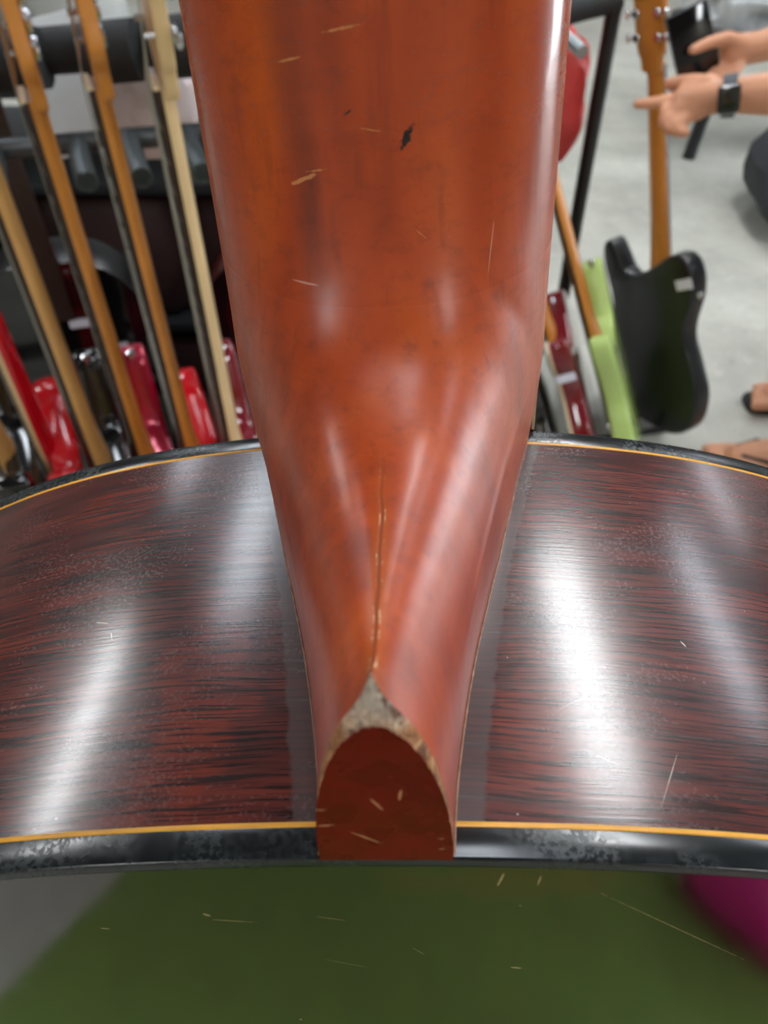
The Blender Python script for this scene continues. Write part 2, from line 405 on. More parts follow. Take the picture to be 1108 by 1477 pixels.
# sides: one bent panel for each half
for pts, sgn in ((right, 1), (left, -1)):
    s = arclen(pts); V = []; UV = []; F = []; bs = [BW+PW + (D-2*(BW+PW))*i/40 for i in range(41)]
    for i, q in enumerate(pts):
        for b in bs: V.append(G(q[0], q[1], b)); UV.append((sgn*s[i]/1000, b/1000))
    n = len(bs)
    for i in range(len(pts)-1):
        for j in range(n-1):
            a = i*n+j; f = (a, a+1, a+n+1, a+n); F.append(f if sgn > 0 else f[::-1])
    mesh('side', V, F, M_side, guitar, uv=UV)
def bind(name, b0, b1, out):   # b0 inner edge, b1 outer corner, out=+1 towards the back
    e = out
    prof = [(b0, -.4), (b0, .03), (b0+e*.15, .07), (b1-e*.55, .07), (b1-e*.25, .0), (b1-e*.08, -.14), (b1, -.4), (b1, -5)]
    return mesh(name, *rim(prof if out < 0 else prof[::-1]), M_bind, guitar, sharp=60)
bb_ = bind('back_binding', D-BW, D, 1); tb_ = bind('top_binding', BW, 0, -1)
mesh('purfling', *rim([(D-BW, .02), (D-BW-.08, .08), (D-BW-PW+.3, .08), (D-BW-PW+.22, .02), (D-BW-PW, .0)]), M_yel, bb_)
mesh('purfling', *rim([(BW+PW, 0), (BW+PW-.1, .08), (BW+.1, .08), (BW, .02)]), M_yel, tb_)
# back and soundboard plates
def plate(name, b_rim, arch, m, hole=None):
    cx, cu = 0, -250; rings = []
    for t in [1-.0075, .97, .94, .9, .82, .7, .55, .4, .25, .12, .02]:
        rings.append([G(cx+(p[0]-cx)*t, cu+(p[1]-cu)*t, b_rim+arch*(1-t**3)) for p in loop])
    v, f = loft(rings, True, False); k = (len(rings)-1)*NL; f.append(tuple(range(k, k+NL)))
    if arch > 0: f = [q[::-1] for q in f]
    return mesh(name, v, f, m, guitar)
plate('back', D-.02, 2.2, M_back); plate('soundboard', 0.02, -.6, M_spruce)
def disc_vf(cx, cu, r0, r1, b, n=48):
    return loft([[G(cx+r*math.cos(2*math.pi*i/n), cu+r*math.sin(2*math.pi*i/n), b) for i in range(n)] for r in (r0, r1)], True, False)
mesh('rosette', *disc_vf(0, -115, 52, 62, -.75), M_cream, guitar)
v, f = disc_vf(0, -115, .5, 51.5, -.72); mesh('sound_hole', v, f, M_black, guitar)
mesh('bridge', *box_vf((0, .0045, -.318), (.15, .009, .028), .003), M_rose, guitar)

# neck with heel: cross-sections swept from the heel cap to the nut
W_TAB = [(0,28.7),(5,27.6),(16,24.5),(25,22.3),(31,20.7),(39,18.7),(50,15.8),(60,13.3),(70,11.2),(80,9.5),(86,8.75),(92,8.25)]
RIDGE = catmull([(38,95),(36,92),(34.6,88.5),(33.2,84),(32.0,77),(31.2,67),(31.2,57),(32.2,48),(34.3,41),(37.6,35),(42,30.5),(48,27.0),(55,24.8),(64,23.3),(76,22.4),(92,22.0),(112,21.8),(140,21.6),(180,21.3),(240,20.8),(335,20)], 12, False)[12:]
RL = arclen(RIDGE)
def ridge(t):             # t = distance along the ridge from the heel cap
    for (a, b_, p, q) in zip(RL, RL[1:], RIDGE, RIDGE[1:]):
        if t <= b_: f_ = (t-a)/(b_-a); return (p[0]+(q[0]-p[0])*f_, p[1]+(q[1]-p[1])*f_)
    return RIDGE[-1]
def ridge_at(b): return min(range(len(RIDGE)), key=lambda i: abs(RIDGE[i][1]-b) if b > 24.9 else 1e9)
def ridge_u(u): return min(range(len(RIDGE)), key=lambda i: abs(RIDGE[i][0]-u)+(1e6 if RIDGE[i][1] > 30 else 0))
# heel edge (b>0) then fretboard edge (u>0), one running coordinate e = D-b, then D+u
EMAP = [(0,0.0)] + [(D-b, RL[ridge_at(br)]) for b, br in ((80,80.2),(66,67),(50,52.5),(36,41),(22,33.2),(10,28.8),(0,26.4))] + [(D+u, RL[ridge_u(ur)]) for u, ur in ((10,54.5),(25,65),(45,80),(75,103),(120,136),(200,206),(335,335))]
PT = [(0,1.66),(7,1.75),(18,2.05),(34,2.5),(55,2.85),(80,2.85),(92,2.7),(120,2.4),(150,2.25),(430,2.2)]
QT = [(0,2.1),(15,2.25),(40,2.5),(70,2.5),(92,2.35),(120,2.15),(430,2.05)]
NS = 160
def section(e):
    b = D-e; t = sm_interp(e, EMAP); Rr = ridge(t); p = sm_interp(e, PT); q = sm_interp(e, QT)
    if b >= 0: w, E = sm_interp(b, W_TAB), (-1.2, b)
    else: w, E = 29.6-.015*-b, (-b, -.05)
    if 0 <= b < 4: E = (-1.2*b/4, b)
    if -12 < b < 5: w = 28.7+.75*min(1, max(0, (5-b)/17)) if b < 0 else min(w, 28.9)
    spike = 7.5*max(0, 1-e/10)**2
    ring = []
    for k in range(NS+1):
        s = max(-1, min(1, math.sin((k/NS-.5)*math.pi)))
        g = max(0, 1-abs(s)**p)**(1/q)
        du = spike*math.exp(-abs(s)/.12) - spike*.45*(1-abs(s))
        bead = math.exp(-((abs(s)-.935)/.016)**2)*max(0, min(1, (e-22)/14))*max(0, min(1, (97-e)/14))*(.34 if s > 0 else .16)  # raised ridge added along the heel fold to catch a thin highlight
        ring.append(G(w*s+math.copysign(bead*.5, s), E[0]+(Rr[0]-E[0])*g + du*min(1, g*3)+bead, E[1]+(Rr[1]-E[1])*g))
    return ring
es = [1.4,2.6,4,5.5,7.5,10,13,16,19]
x = 19
while x < 160: x += 2.6; es.append(x)
es += [175,195,220,250,290,330,370,400,427]
rings = [section(e) for e in es]
v, f = loft(rings, False, False)
neck = mesh('neck', v, f, M_neck, guitar, sharp=0)
# heel end: broken rim of bare wood round the inset heel cap
M_raw = bpy.data.materials.new('chipped_bare_wood'); M_raw.use_nodes = True
k = NT(M_raw); b = k.n['Principled BSDF']; ob = k.add('ShaderNodeTexCoord').outputs['Object']; s = k.sep(ob)
nz = k.noise(ob, 900, 4, .7); n2 = k.noise(ob, 330, 3, .6)
c = k.ramp(nz, [(.3, lin(96,52,26)), (.52, lin(172,116,70)), (.72, lin(226,196,156))])
tip = k.math('ADD', s[2], k.math('MULTIPLY', k.math('SUBTRACT', n2, .5), .006))
c = k.mix(k.rng(tip, .0285, .0335), c, k.ramp(nz, [(.3, lin(150,132,118)), (.7, lin(214,200,180))]))
c = k.mix(k.rng(n2, .56, .62, 0, .8), c, lin(84,38,20))
k.put(b.inputs['Base Color'], c); b.inputs['Roughness'].default_value = .6
k.put(b.inputs['Normal'], k.bump(nz, .6, .0008))
def arch(w, top, p, q, bfun, jit=0., n=NS, seed=0):
    ring = []
    for i in range(n+1):
        s = math.sin((i/n-.5)*math.pi); g = max(0, 1-abs(s)**p)**(1/q)
        j = (mnoise.noise(Vector((i*.33+seed, 1.7, seed)))*.6 + mnoise.noise(Vector((i*.95+seed, 4.2, seed)))*.4)*jit
        ring.append(G(w*s - math.copysign(j*.35, s)*abs(s)*min(1, g*2), 1.0+(top-1.0)*g + j*g, bfun(g)+j*.15))
    return ring
outer = section(1.4)
cap_e = arch(8.35, 31.2, 1.8, 2.15, lambda g: 92.1, 1.0, seed=5)
mid_r = [tuple(Vector(a)*.45+Vector(c_)*.55+Vector(G(0,0,.12*math.sin(i*1.3)))) for i, (a, c_) in enumerate(zip(outer, cap_e))]
chip = mesh('broken_rim', *loft([outer, mid_r, cap_e], False, False), M_raw, neck, sharp=30)
chip['label'] = 'chipped bare wood edge around the heel cap'
def cap_mat():
    m = bpy.data.materials.new('dark_red_heel_cap'); m.use_nodes = True; k = NT(m); b = k.n['Principled BSDF']
    ob = k.add('ShaderNodeTexCoord').outputs['Object']
    n = k.noise(k.mapping(ob, scale=(900,1,140)), 1, 3); n2 = k.noise(ob, 170, 3)
    c = k.ramp(n2, [(.3, lin(92,12,6)), (.7, lin(112,18,8))]); c = k.mix(k.rng(n, .55, .7, 0, .25), c, lin(70,12,8))
    sc = None
    for (x, z, a, lx, lz) in [(-.0022,.0075,-40,.0024,.00016),(-.0005,.0155,-62,.0014,.00018),(.0022,.0175,82,.0011,.0002),(-.0068,.0105,8,.0011,.00015),(-.0072,.0143,-6,.0008,.00015),(.0069,.0045,15,.0005,.00015),(.0068,.0072,0,.0005,.00012)]:
        q = k.mark(ob, x, z, a, lx, lz, .3, 1400); sc = q if sc is None else k.math('MAXIMUM', sc, q)
    c = k.mix(k.math('MULTIPLY', sc, .75), c, lin(196,140,100))
    k.put(b.inputs['Base Color'], c); k.put(b.inputs['Roughness'], k.rng(n2, .3, .7, .22, .36)); b.inputs['IOR'].default_value = 1.18
    return m
inner1 = [tuple(Vector(p)*.97 + Vector(G(0, 12, 92.35))*.03) for p in cap_e]
cv = cap_e + inner1; n = NS+1; cf = [(i, i+1, i+1+n, i+n) for i in range(NS)] + [tuple(range(n, 2*n))]
cap = mesh('heel_cap', cv, cf, cap_mat(), neck, sharp=30); cap['label'] = 'dark red flat heel cap with scratches'
# bead of old lacquer along the joint between heel and sides
M_bead = mat('lacquer_bead', (150,112,92), .25, var=.25, vscale=600)
for sg in (-1, 1):
    path = []
    for i in range(60):
        b = BW+1.0 + (D-BW-1-.5)*i/59; wv = sm_interp(b, W_TAB)+.18
        path.append(G(sg*wv, hh(30)-hh(wv)+.06, b))
    mesh('lacquer_seam', *tube_vf(path, .00020, 6), M_bead, neck)
# fretboard, frets, head
fb = [[G(sx*(29.7-.015*u), u, bb) for sx, bb in ((-1,0),(1,0),(1,-5.5),(-1,-5.5))] for u in (-80, 0, 120, 240, 335)]
fbo = mesh('fretboard', *loft(fb), M_rose, guitar, smooth=False)
for sg in (-1, 1):
    v = [G(sg*(29.7-.015*u+o), u, bb) for u in (0.5, 335) for o, bb in ((-.4,.25),(.18,.25),(.18,-5.6),(-.4,-5.6))]
    mesh('edge_binding', v, [(0,1,2,3),(4,7,6,5),(0,4,5,1),(1,5,6,2),(2,6,7,3),(3,7,4,0)], M_cream, fbo, smooth=False)
for i in range(1, 15):
    u = 335 - 650*(1-2**(-i/12)) if i < 13 else 335-650*(1-2**(-i/12))
    mesh('fret', *box_vf(G(0, u, -5.9), (.056, .0012, .002)), M_str, fbo, smooth=False)
ho = [(-24,335),(24,335),(30,352),(34,400),(38,480),(36,505),(12,511),(0,506),(-12,511),(-36,505),(-38,480),(-34,400),(-30,352)]
ho = [(x/1000, z/1000) for x, z in ho]
head = mesh('headstock', *plate_vf(ho, -.018, -.003, .002), M_neck, guitar)
for sg in (-1, 1):
    for z in (.385, .425, .465):
        mesh('tuner', *join(lathe_vf([(.004,0),(.004,.014),(.009,.016),(.010,.022),(.006,.026)], 12, (sg*.036 if sg>0 else -.062, -.019, z), 'x'), box_vf((sg*.028,-.0215,z), (.016,.007,.018), .002)), M_chrome, head)
for i in range(6):
    x0, x1 = (i-2.5)*.0105, (i-2.5)*.0075
    mesh('string', *tube_vf([(x0, .010, -.318), (x1, .008, .336), (x1*2.6, .001, .40+.02*(i % 3))], .0005, 5), M_str, guitar)

# ------------------------------------------------------------------ added table and green cloth, placed for the green mirrored in the guitar's back
bpy.context.view_layer.update()
zmin = min((Mg @ Vector(v.co)).z for o in guitar.children for v in o.data.vertices) - .0005
td = Vector((.457,-.889)); tp = Vector((.889,.457)); p0 = Vector((-.268,-.165))
def TP(a, b_): q = p0 + tp*a + td*b_; return (q.x, q.y)
A0, A1, B0, B1 = 0.0, .86, -.30, .36
M_felt = mat('green_cloth', (108,134,60), .9, var=.12, vscale=40, bump=.3, bscale=600, sheen=.1)
M_tab = mat('table_wood', (120,86,56), .5, var=.2, vscale=12); M_leg = mat('table_steel', (70,72,74), .4, .6)
tc_ = TP((A0+A1)/2, (B0+B1)/2)
tang = math.atan2(tp.y, tp.x)
table = empty('work_table', (tc_[0], tc_[1], 0), (0, 0, tang)); LX, LY = A1-A0, B1-B0
mesh('table_top', *box_vf((0,0,zmin-.004-.0125), (LX-.006, LY-.006, .025), .003), M_tab, table)
for sx in (-1, 1):
    for sy in (-1, 1):
        mesh('leg', *tube_vf([(sx*(LX/2-.05), sy*(LY/2-.05), 0), (sx*(LX/2-.05), sy*(LY/2-.05), zmin-.03)], .018, 12), M_leg, table)
tag(table, 'small added work table under the reflected green cloth', 'table')
cl = []
for z, o in ((zmin-.09, .012), (zmin-.05, .008), (zmin-.010, .003), (zmin-.002, 0), (zmin, -.006)):
    ring = []
    hx, hy = LX/2+o, LY/2+o; m_ = 24
    cs = [(-hx,-hy),(hx,-hy),(hx,hy),(-hx,hy)]
    for i in range(4):
        a, b2 = cs[i], cs[(i+1) % 4]
        for j in range(m_):
            t = j/m_; x = a[0]+(b2[0]-a[0])*t; y = a[1]+(b2[1]-a[1])*t
            wv = .008*math.sin(j*1.7+i*2)*(1 if z < zmin-.02 else 0)*(1 if z < zmin-.06 else .5)
            nx, ny = ((0,-1),(1,0),(0,1),(-1,0))[i]; ring.append((x+nx*wv+nx*.003, y+ny*wv+ny*.003, z))
    cl.append(ring)
v, f = loft(cl, True, False); f.append(tuple(range(4*96-96+96, 4*96+96)))
cloth = mesh('reflection_cloth', v, f, M_felt, sharp=0); cloth.location = (tc_[0], tc_[1], 0); cloth.rotation_euler = (0, 0, tang)
tag(cloth, 'plain green cloth added over the work table for its reflection', 'cloth')
M_mag = mat('magenta_fabric', (214,24,122), .5, var=.15, vscale=30, bump=.3, bscale=80)
pc = []
for h_, r in ((0,.055),(.004,.066),(.016,.075),(.034,.077),(.052,.070),(.064,.054),(.069,.030)):
    pc.append([(r*1.25*math.cos(a)*(1+.04*math.sin(3*a+h_*60)), r*.8*math.sin(a)*(1+.05*math.cos(4*a)), h_) for a in [2*math.pi*i/28 for i in range(28)]])
pouch = empty('pouch', (.31,-.236,zmin), (0,0,.45))  # added to give the magenta reflection in the glossy back
mesh('pouch_body', *loft(pc), M_mag, pouch)
mesh('zip_band', *tube_vf([(.098*math.cos(a), .063*math.sin(a), .034) for a in [2*math.pi*i/36 for i in range(37)]], .002, 6), M_black, pouch)
tag(pouch, 'puffy magenta fabric pouch added on the green cloth for its reflection', 'pouch')

# ------------------------------------------------------------------ electric guitars
STRAT = [(0,0),(.085,.007),(.142,.042),(.163,.105),(.146,.165),(.121,.212),(.124,.255),(.140,.300),(.138,.335),(.118,.346),(.094,.325),(.070,.300),(.036,.296),(-.034,.302),(-.064,.318),(-.086,.362),(-.108,.398),(-.138,.400),(-.152,.362),(-.142,.300),(-.122,.240),(-.122,.205),(-.146,.160),(-.163,.105),(-.142,.042),(-.085,.007)]
TELE = [(0,0),(.085,.007),(.142,.042),(.163,.105),(.148,.165),(.124,.212),(.126,.255),(.146,.305),(.142,.342),(.118,.352),(.094,.330),(.070,.302),(.036,.300),(-.034,.330),(-.075,.352),(-.118,.358),(-.146,.335),(-.148,.292),(-.126,.240),(-.124,.205),(-.146,.160),(-.163,.105),(-.142,.042),(-.085,.007)]
SINGLE = [(0,0),(.085,.005),(.145,.045),(.166,.110),(.146,.172),(.112,.222),(.113,.262),(.132,.305),(.124,.342),(.098,.338),(.074,.310),(.036,.305),(-.034,.352),(-.070,.366),(-.108,.352),(-.130,.312),(-.122,.262),(-.112,.222),(-.146,.172),(-.166,.110),(-.145,.045),(-.085,.005)]
M_maple_o = mat('orange_maple', (206,132,52), .35, var=.12, vscale=14, coat=.3)
M_maple_t = mat('tan_maple', (214,160,92), .35, var=.1, vscale=14, coat=.3)
M_maple_p = mat('pale_maple', (224,190,140), .38, var=.08, vscale=14, coat=.2)
M_red = mat('bright_red_paint', (206,16,30), .15, coat=.6)
M_cand = mat('candy_pink_red', (176,14,56), .16, .4, coat=.7)
M_wine = mat('wine_red_paint', (118,14,28), .14, coat=.7)
M_lime = mat('pale_green_paint', (186,212,122), .22, coat=.4)
M_pgw = mat('white_pickguard', (226,222,208), .35); M_pick = mat('pickup_cover', (30,30,32), .4)
M_blk2 = mat('black_satin', (20,20,22), .32, var=.2, vscale=12)
M_tag = mat('white_paper_tag', (232,232,244), .7)
def electric(label, body_pts, bm, nm, fm, group, head='inline', base=(0,0,0), rot=(0,0,0), hm=None, tagpos=None, binding=False, logo=False, m4=None, button=True, sz=1.0):
    body = [(x, z*sz) for x, z in body_pts]; NZ = .30*(sz-1)
    g = empty('electric_guitar', base, rot)
    if m4 is not None: g.matrix_world = m4
    tag(g, label, 'guitar', group)
    out = catmull(body, 5)
    mesh('body', *plate_vf(out, -.0215, .0215, .007), bm, g)
    if binding:
        mesh('body_binding', *plate_vf(offset2(out, -.0012), -.0232, -.0165, .0015), M_cream, g)
    # neck back and fretboard
    rr = []
    for z, wd, dp in ((.235,.0285,.024),(.300+NZ,.0283,.0238),(.325+NZ,.0280,.020),(.36+NZ,.0275,.0175),(.5,.0255,.0165),(.65,.0233,.0155),(.775,.0215,.0152),(.80,.0212,.017)):
        rr.append([(wd*math.sin(t), -.0265+dp*math.cos(t)**.85 if abs(t) < 1.57 else -.0265, z) for t in [(-.5+i/14)*math.pi for i in range(15)]])
    n = mesh('neck', *loft(rr), nm, g)
    fbv = [[(sx*wd, yy, z) for sx, yy in ((-1,-.0263),(1,-.0263),(.93,-.0325),(-.93,-.0325))] for z, wd in ((.205,.0288),(.5,.0257),(.80,.0213))]
    f = mesh('fretboard', *loft(fbv), fm, g, smooth=False)
    for i in range(1, 22):
        z = .80-.648*(1-2**(-i/12))
        if z > .21: mesh('fret', *box_vf((0,-.033,z), (.044,.0016,.0014)), M_str, f, smooth=False)
    mesh('nut', *box_vf((0,-.031,.8015), (.042,.006,.004)), M_cream, f, smooth=False)
    if head == 'inline':
        ho = [(-.0215,.790),(.0215,.790),(.024,.812),(.040,.835),(.034,.860),(.026,.905),(.030,.945),(.018,.975),(-.012,.985),(-.034,.968),(-.036,.94),(-.032,.88),(-.028,.825)]
        tpos = [(-1, -.034+i*.0005, .832+i*.0245) for i in range(6)]
    else:
        ho = [(-.0215,.790),(.0215,.790),(.026,.812),(.036,.835),(.041,.93),(.040,.965),(.015,.985),(0,.977),(-.015,.985),(-.040,.965),(-.041,.93),(-.036,.835),(-.026,.812)]
        tpos = [(sg, sg*.040, .850+i*.040) for i in range(3) for sg in (-1, 1)]
    h = mesh('headstock', *plate_vf(catmull(ho, 3), -.0235, -.0085, .0025), hm or nm, g)
    if logo:
        for i in range(9): mesh('inlay', *box_vf((-.006+.002*math.sin(i*2.1),-.0240,.835+i*.0135), (.012,.0015,.0105), .0006), M_cream, h)
    for sg, x, z in tpos:
        mesh('tuner', *join(box_vf((x-sg*.010,-.0055,z), (.016,.007,.015), .002), tube_vf([(x-sg*.004,-.005,z),(x+sg*.010,-.005,z)], .0025, 8),
             box_vf((x+sg*.015,-.005,z), (.010,.006,.015), .0025), tube_vf([(x-sg*.010,-.006,z),(x-sg*.010,-.033,z)], .003, 8)), M_chrome, h)
    # front fittings
    pg = catmull([(-.085,.205),(-.075,.10),(-.01,.075),(.075,.06),(.10,.12),(.085,.20),(.06,.27),(-.03,.285),(-.07,.28)], 4)
    mesh('pickguard', *plate_vf(pg, -.0238, -.0212, .0006), M_pgw if not binding else M_black, g)
    for z in (.235, .175, .12): mesh('pickup', *box_vf((0,-.0265,z), (.070,.009,.018), .004), M_pick, g)
    mesh('bridge', *box_vf((0,-.026,.082), (.075,.010,.030), .003), M_chrome, g)
    for x, z in ((.075,.155),(.09,.12),(.095,.085)): mesh('knob', *lathe_vf([(.010,0),(.0095,.012),(.007,.014)], 14, (x,-.0225,z), 'y'), M_chrome, g)
    if button:
        hx, hz = body[16] if body_pts is STRAT else body[-7]
        mesh('strap_button', *lathe_vf([(.004,0),(.004,.006),(.008,.010),(.0075,.014),(.003,.016)], 14, (hx, 0, hz-.004), 'z'), M_chrome, g)
        mesh('strap_button', *lathe_vf([(.003,-.016),(.0075,-.014),(.008,-.010),(.004,-.006),(.004,.004)], 14, (0, 0, 0), 'z'), M_chrome, g)
        if body_pts is not TELE: mesh('neck_plate', *box_vf((0,.0222,.272), (.050,.002,.062), .0006), M_chrome, g)
    for i in range(6):
        x0, x1 = (i-2.5)*.0105, (i-2.5)*.0072
        mesh('string', *tube_vf([(x0,-.0365,.082),(x1,-.0355,.80),(x1*1.5,-.0275,.835+i*.02)], .0006, 5, False), M_str, g)
    if tagpos:
        for (c, s, rz) in tagpos:
            v, fc = box_vf((0,0,0), s, .0004); mt = Matrix.Translation(c) @ Matrix.Rotation(rz, 4, 'Y')
            mesh('price_tag', [tuple(mt @ Vector(q)) for q in v], fc, M_tag, g, smooth=False)
    return g
GL = 'guitars standing in the padded rack'
ZB = .215
LG = [ # x, y, body, body mat, neck mat, fretboard mat, head, label, dz, turn
 (-.545,.85, STRAT, M_black, M_maple_t, M_rose, 'inline', 'glossy black electric guitar with tan maple neck beside the red-necked guitar', .02, -69, None),
 (-.487,.87, SINGLE, M_red, M_red, M_maple_p, 'sym', 'bright red electric guitar with red neck and pale fretboard in the rack', .0, -69, None),
 (-.407,.85, STRAT, M_black, M_maple_t, M_rose, 'inline', 'black electric guitar with tan neck, between the bright red and candy red guitars', .0, -69, None),
 (-.342,.86, STRAT, M_cand, M_maple_o, M_rose, 'inline', 'candy red electric guitar with cream inlaid headstock and dark fretboard', .0, -69, 'logo'),
 (-.268,.85, TELE, M_red, M_maple_o, M_rose, 'inline', 'scarlet electric guitar with broad orange maple headstock', .015, -69, None),
 (-.203,.85, STRAT, M_wine, M_maple_p, M_rose, 'sym', 'wine red electric guitar with pale maple neck and chrome tuners', .015, -69, None)]
for x, y, body, bm, nm, fm, hd, lab, dz, turn, extra in LG:
    electric(lab, body, bm, nm, fm, GL, hd, (x, y, ZB+dz), (0, 0, R_(turn)), logo=bool(extra), hm=(M_wine if extra else None) if not extra else None)

def lean_matrix(base, top, yaw):
    z = (Vector(top)-Vector(base)).normalized(); f0 = Vector((math.sin(R_(yaw)), -math.cos(R_(yaw)), 0))
    y = -(f0 - z*f0.dot(z)).normalized(); x = y.cross(z)
    m = Matrix((x, y, z)).transposed().to_4x4(); m.translation = base; return m
GR = 'guitars leaning in the floor stand'
electric('black electric guitar with orange neck seen from its back, beside the pointing hand', TELE, M_blk2, M_maple_o, M_rose, GR, 'sym', m4=lean_matrix((.690,1.492,.035), (.502,1.648,.82), 114), sz=1.27,
         tagpos=[((-.128,.0225,.40), (.050,.0016,.022), R_(20))])
electric('pale green electric guitar with orange neck, between the black and wine red guitars', STRAT, M_lime, M_maple_o, M_rose, GR, 'inline', m4=lean_matrix((.605,1.35,.035), (.300,1.515,.78), 258), sz=1.15)
electric('wine red electric guitar with cream body binding and white tag', SINGLE, M_wine, M_maple_o, M_rose, GR, 'sym', m4=lean_matrix((.512,1.33,.035), (.207,1.495,.78), 260), binding=True, sz=1.15,
         tagpos=[((.136,.000,.320), (.0016,.040,.018), 0)])
electric('black electric guitar with white tag beside the wine red one', TELE, M_black, M_maple_o, M_rose, GR, 'sym', m4=lean_matrix((.425,1.31,.035), (.120,1.475,.78), 260), sz=1.1,
         tagpos=[((.140,.000,.330), (.0016,.042,.020), 0)])

# ------------------------------------------------------------------ racks
M_foam = mat('black_foam', (44,45,46), .85, var=.2, vscale=60, bump=.4, bscale=300)
M_tube = mat('grey_steel_tube', (86,92,94), .38, .6, var=.1)
M_tubeb = mat('black_tube', (22,18,20), .35)
rack = empty('guitar_rack', (-.4, .95, 0))
def rp(*pts): return [(p[0]+.4, p[1]-.95, p[2]) for p in pts]
def rackpart(n, pts, r, m, seg=12): return mesh(n, *tube_vf(rp(*pts), r, seg), m, rack)
rackpart('neck_rail', [(-.80,.955,.895),(.0,.955,.955)], .012, M_tube)
for x in (-.62,-.515,-.472,-.368,-.305,-.236,-.160,-.09):
    z = .895+.075*(x+.80)
    v, f = tube_vf(rp((x,.955,z),(x+.016,.905,z-.003),(x+.032,.865,z-.008)), .0125, 16, False)
    vi, fi = tube_vf(rp((x+.032,.865,z-.008),(x+.024,.885,z-.0055)), .0095, 16, False)
    k0 = len(v)-16; V = v+vi; F = f+[tuple(i+len(v) for i in q)[::-1] for q in fi]+[(k0+i, k0+(i+1) % 16, len(v)+(i+1) % 16, len(v)+i) for i in range(16)]
    mesh('prong', V, F, M_tube, rack)
rackpart('padded_bar', [(-.80,1.03,.975),(.02,1.03,1.035)], .026, M_foam)
for x in (-.60,-.43,-.315,-.235,-.13): 
    z = .975+.073*(x+.80); rackpart('foam_sleeve', [(x-.03,1.0,z-.001),(x+.03,1.0,z+.004)], .033, M_foam)
for x in (-.80, .02):
    rackpart('upright', [(x,1.03,0),(x,1.03,1.04)], .016, M_tubeb); rackpart('foot', [(x,.62,.015),(x,1.12,.015)], .015, M_tubeb)
    rackpart('stay', [(x,.955,.95),(x,1.03,.95)], .010, M_tubeb)
for y in (.76, .96): rackpart('base_rail', [(-.80,y,.19),(.02,y,.19)], .022, M_foam)
for x in (-.80, .02): rackpart('base_arm', [(x,.72,.175),(x,1.03,.175)], .012, M_tubeb)
tag(rack, 'black guitar rack with padded bars and open steel prongs', 'rack')

st = empty('guitar_stand', (.42, 1.55, 0))
def sp_(n, pts, r, m): return mesh(n, *tube_vf([(p[0]-.42, p[1]-1.55, p[2]) for p in pts], r, 12), m, st)
sp_('upright', [(.450,1.70,.02),(.440,1.705,.89)], .016, M_tubeb)
sp_('neck_rail', catmull([(.20,1.60,.84),(.27,1.63,.868),(.34,1.655,.888),(.42,1.70,.893),(.437,1.71,.890),(.442,1.725,.88)], 5, False), .021, M_foam)
for x, y, z in ((.315,1.645,.87),):
    sp_('prong', [(x,y,z),(x+.04,y-.11,z-.012)], .012, mat('silver_tube', (150,158,160), .3, .8))
sp_('base_bar', [(.30,1.40,.009),(.74,1.50,.009)], .009, M_foam); sp_('foot', [(.45,1.36,.009),(.45,1.85,.009)], .009, M_tubeb)
sp_('foot', [(.70,1.52,.009),(.70,1.85,.009)], .009, M_tubeb)
tag(st, 'black tubular guitar stand holding the four leaning guitars', 'stand')

# ------------------------------------------------------------------ dark guitars behind the rack, packages, bags
ACO = [(0,0),(.10,.008),(.168,.05),(.19,.115),(.176,.175),(.145,.225),(.132,.262),(.136,.30),(.146,.345),(.140,.40),(.110,.445),(.06,.472),(0,.476),(-.06,.472),(-.110,.445),(-.140,.40),(-.146,.345),(-.136,.30),(-.132,.262),(-.145,.225),(-.176,.175),(-.19,.115),(-.168,.05),(-.10,.008)]
M_brn = mat('dark_brown_gloss', (58,28,22), .2, var=.35, vscale=9, coat=.5)
M_mar = mat('maroon_gloss', (70,22,18), .2, var=.3, vscale=9, coat=.5)
def acoustic(label, m, x, y, z, yaw, tags):
    g = empty('acoustic_guitar', (x, y, z), (0, 0, R_(yaw))); tag(g, label, 'guitar', 'dark acoustic guitars behind the rack')
    out = catmull(ACO, 4)
    mesh('body', *plate_vf(out, -.05, .05, .006), m, g)
    mesh('binding', *plate_vf(offset2(out, -.001), -.0515, -.0465, .0012), M_black, g)
    rr = [[(wd*math.sin(t), -.054+dp*math.cos(t), zz) for t in [(-.5+i/12)*math.pi for i in range(13)]] for zz, wd, dp in ((.47,.028,.07),(.49,.028,.04),(.53,.027,.021),(.70,.024,.019),(.83,.022,.018))]
    mesh('neck', *loft(rr), M_mar, g)
    mesh('fretboard', *box_vf((0,-.057,.60), (.052,.007,.46), .001), M_rose, g)
    ho = [(-.022,.825),(.022,.825),(.034,.85),(.038,.98),(.02,1.0),(-.02,1.0),(-.038,.98),(-.034,.85)]
    h = mesh('headstock', *plate_vf(ho, -.055,-.040,.002), M_mar, g)
    for sg in (-1, 1):
        for zz in (.875,.915,.955): mesh('tuner', *join(box_vf((sg*.03,-.036,zz),(.014,.008,.014),.002), box_vf((sg*.050,-.037,zz),(.012,.007,.015),.003)), M_chrome, h)
    for (tx, tz) in tags: mesh('price_tag', *box_vf((tx,-.0545,tz), (.034,.0012,.018), .0004), M_tag, g, smooth=False)
    mesh('sound_hole', *lathe_vf([(.0505,0),(.050,.0016),(.001,.0018)], 32, (0,-.0502,.315), 'y'), M_black, g)
    mesh('bridge', *box_vf((0,-.054,.15), (.15,.008,.026), .003), M_rose, g)
    return g
acoustic('dark brown acoustic guitar with white tag behind the rack', M_brn, -.80, 1.38, .16, 8, [(.02,.44)])
acoustic('black acoustic guitar with white tag behind the rack', M_blk2, -.59, 1.24, .16, 12, [(.03,.36),(.085,.30)])
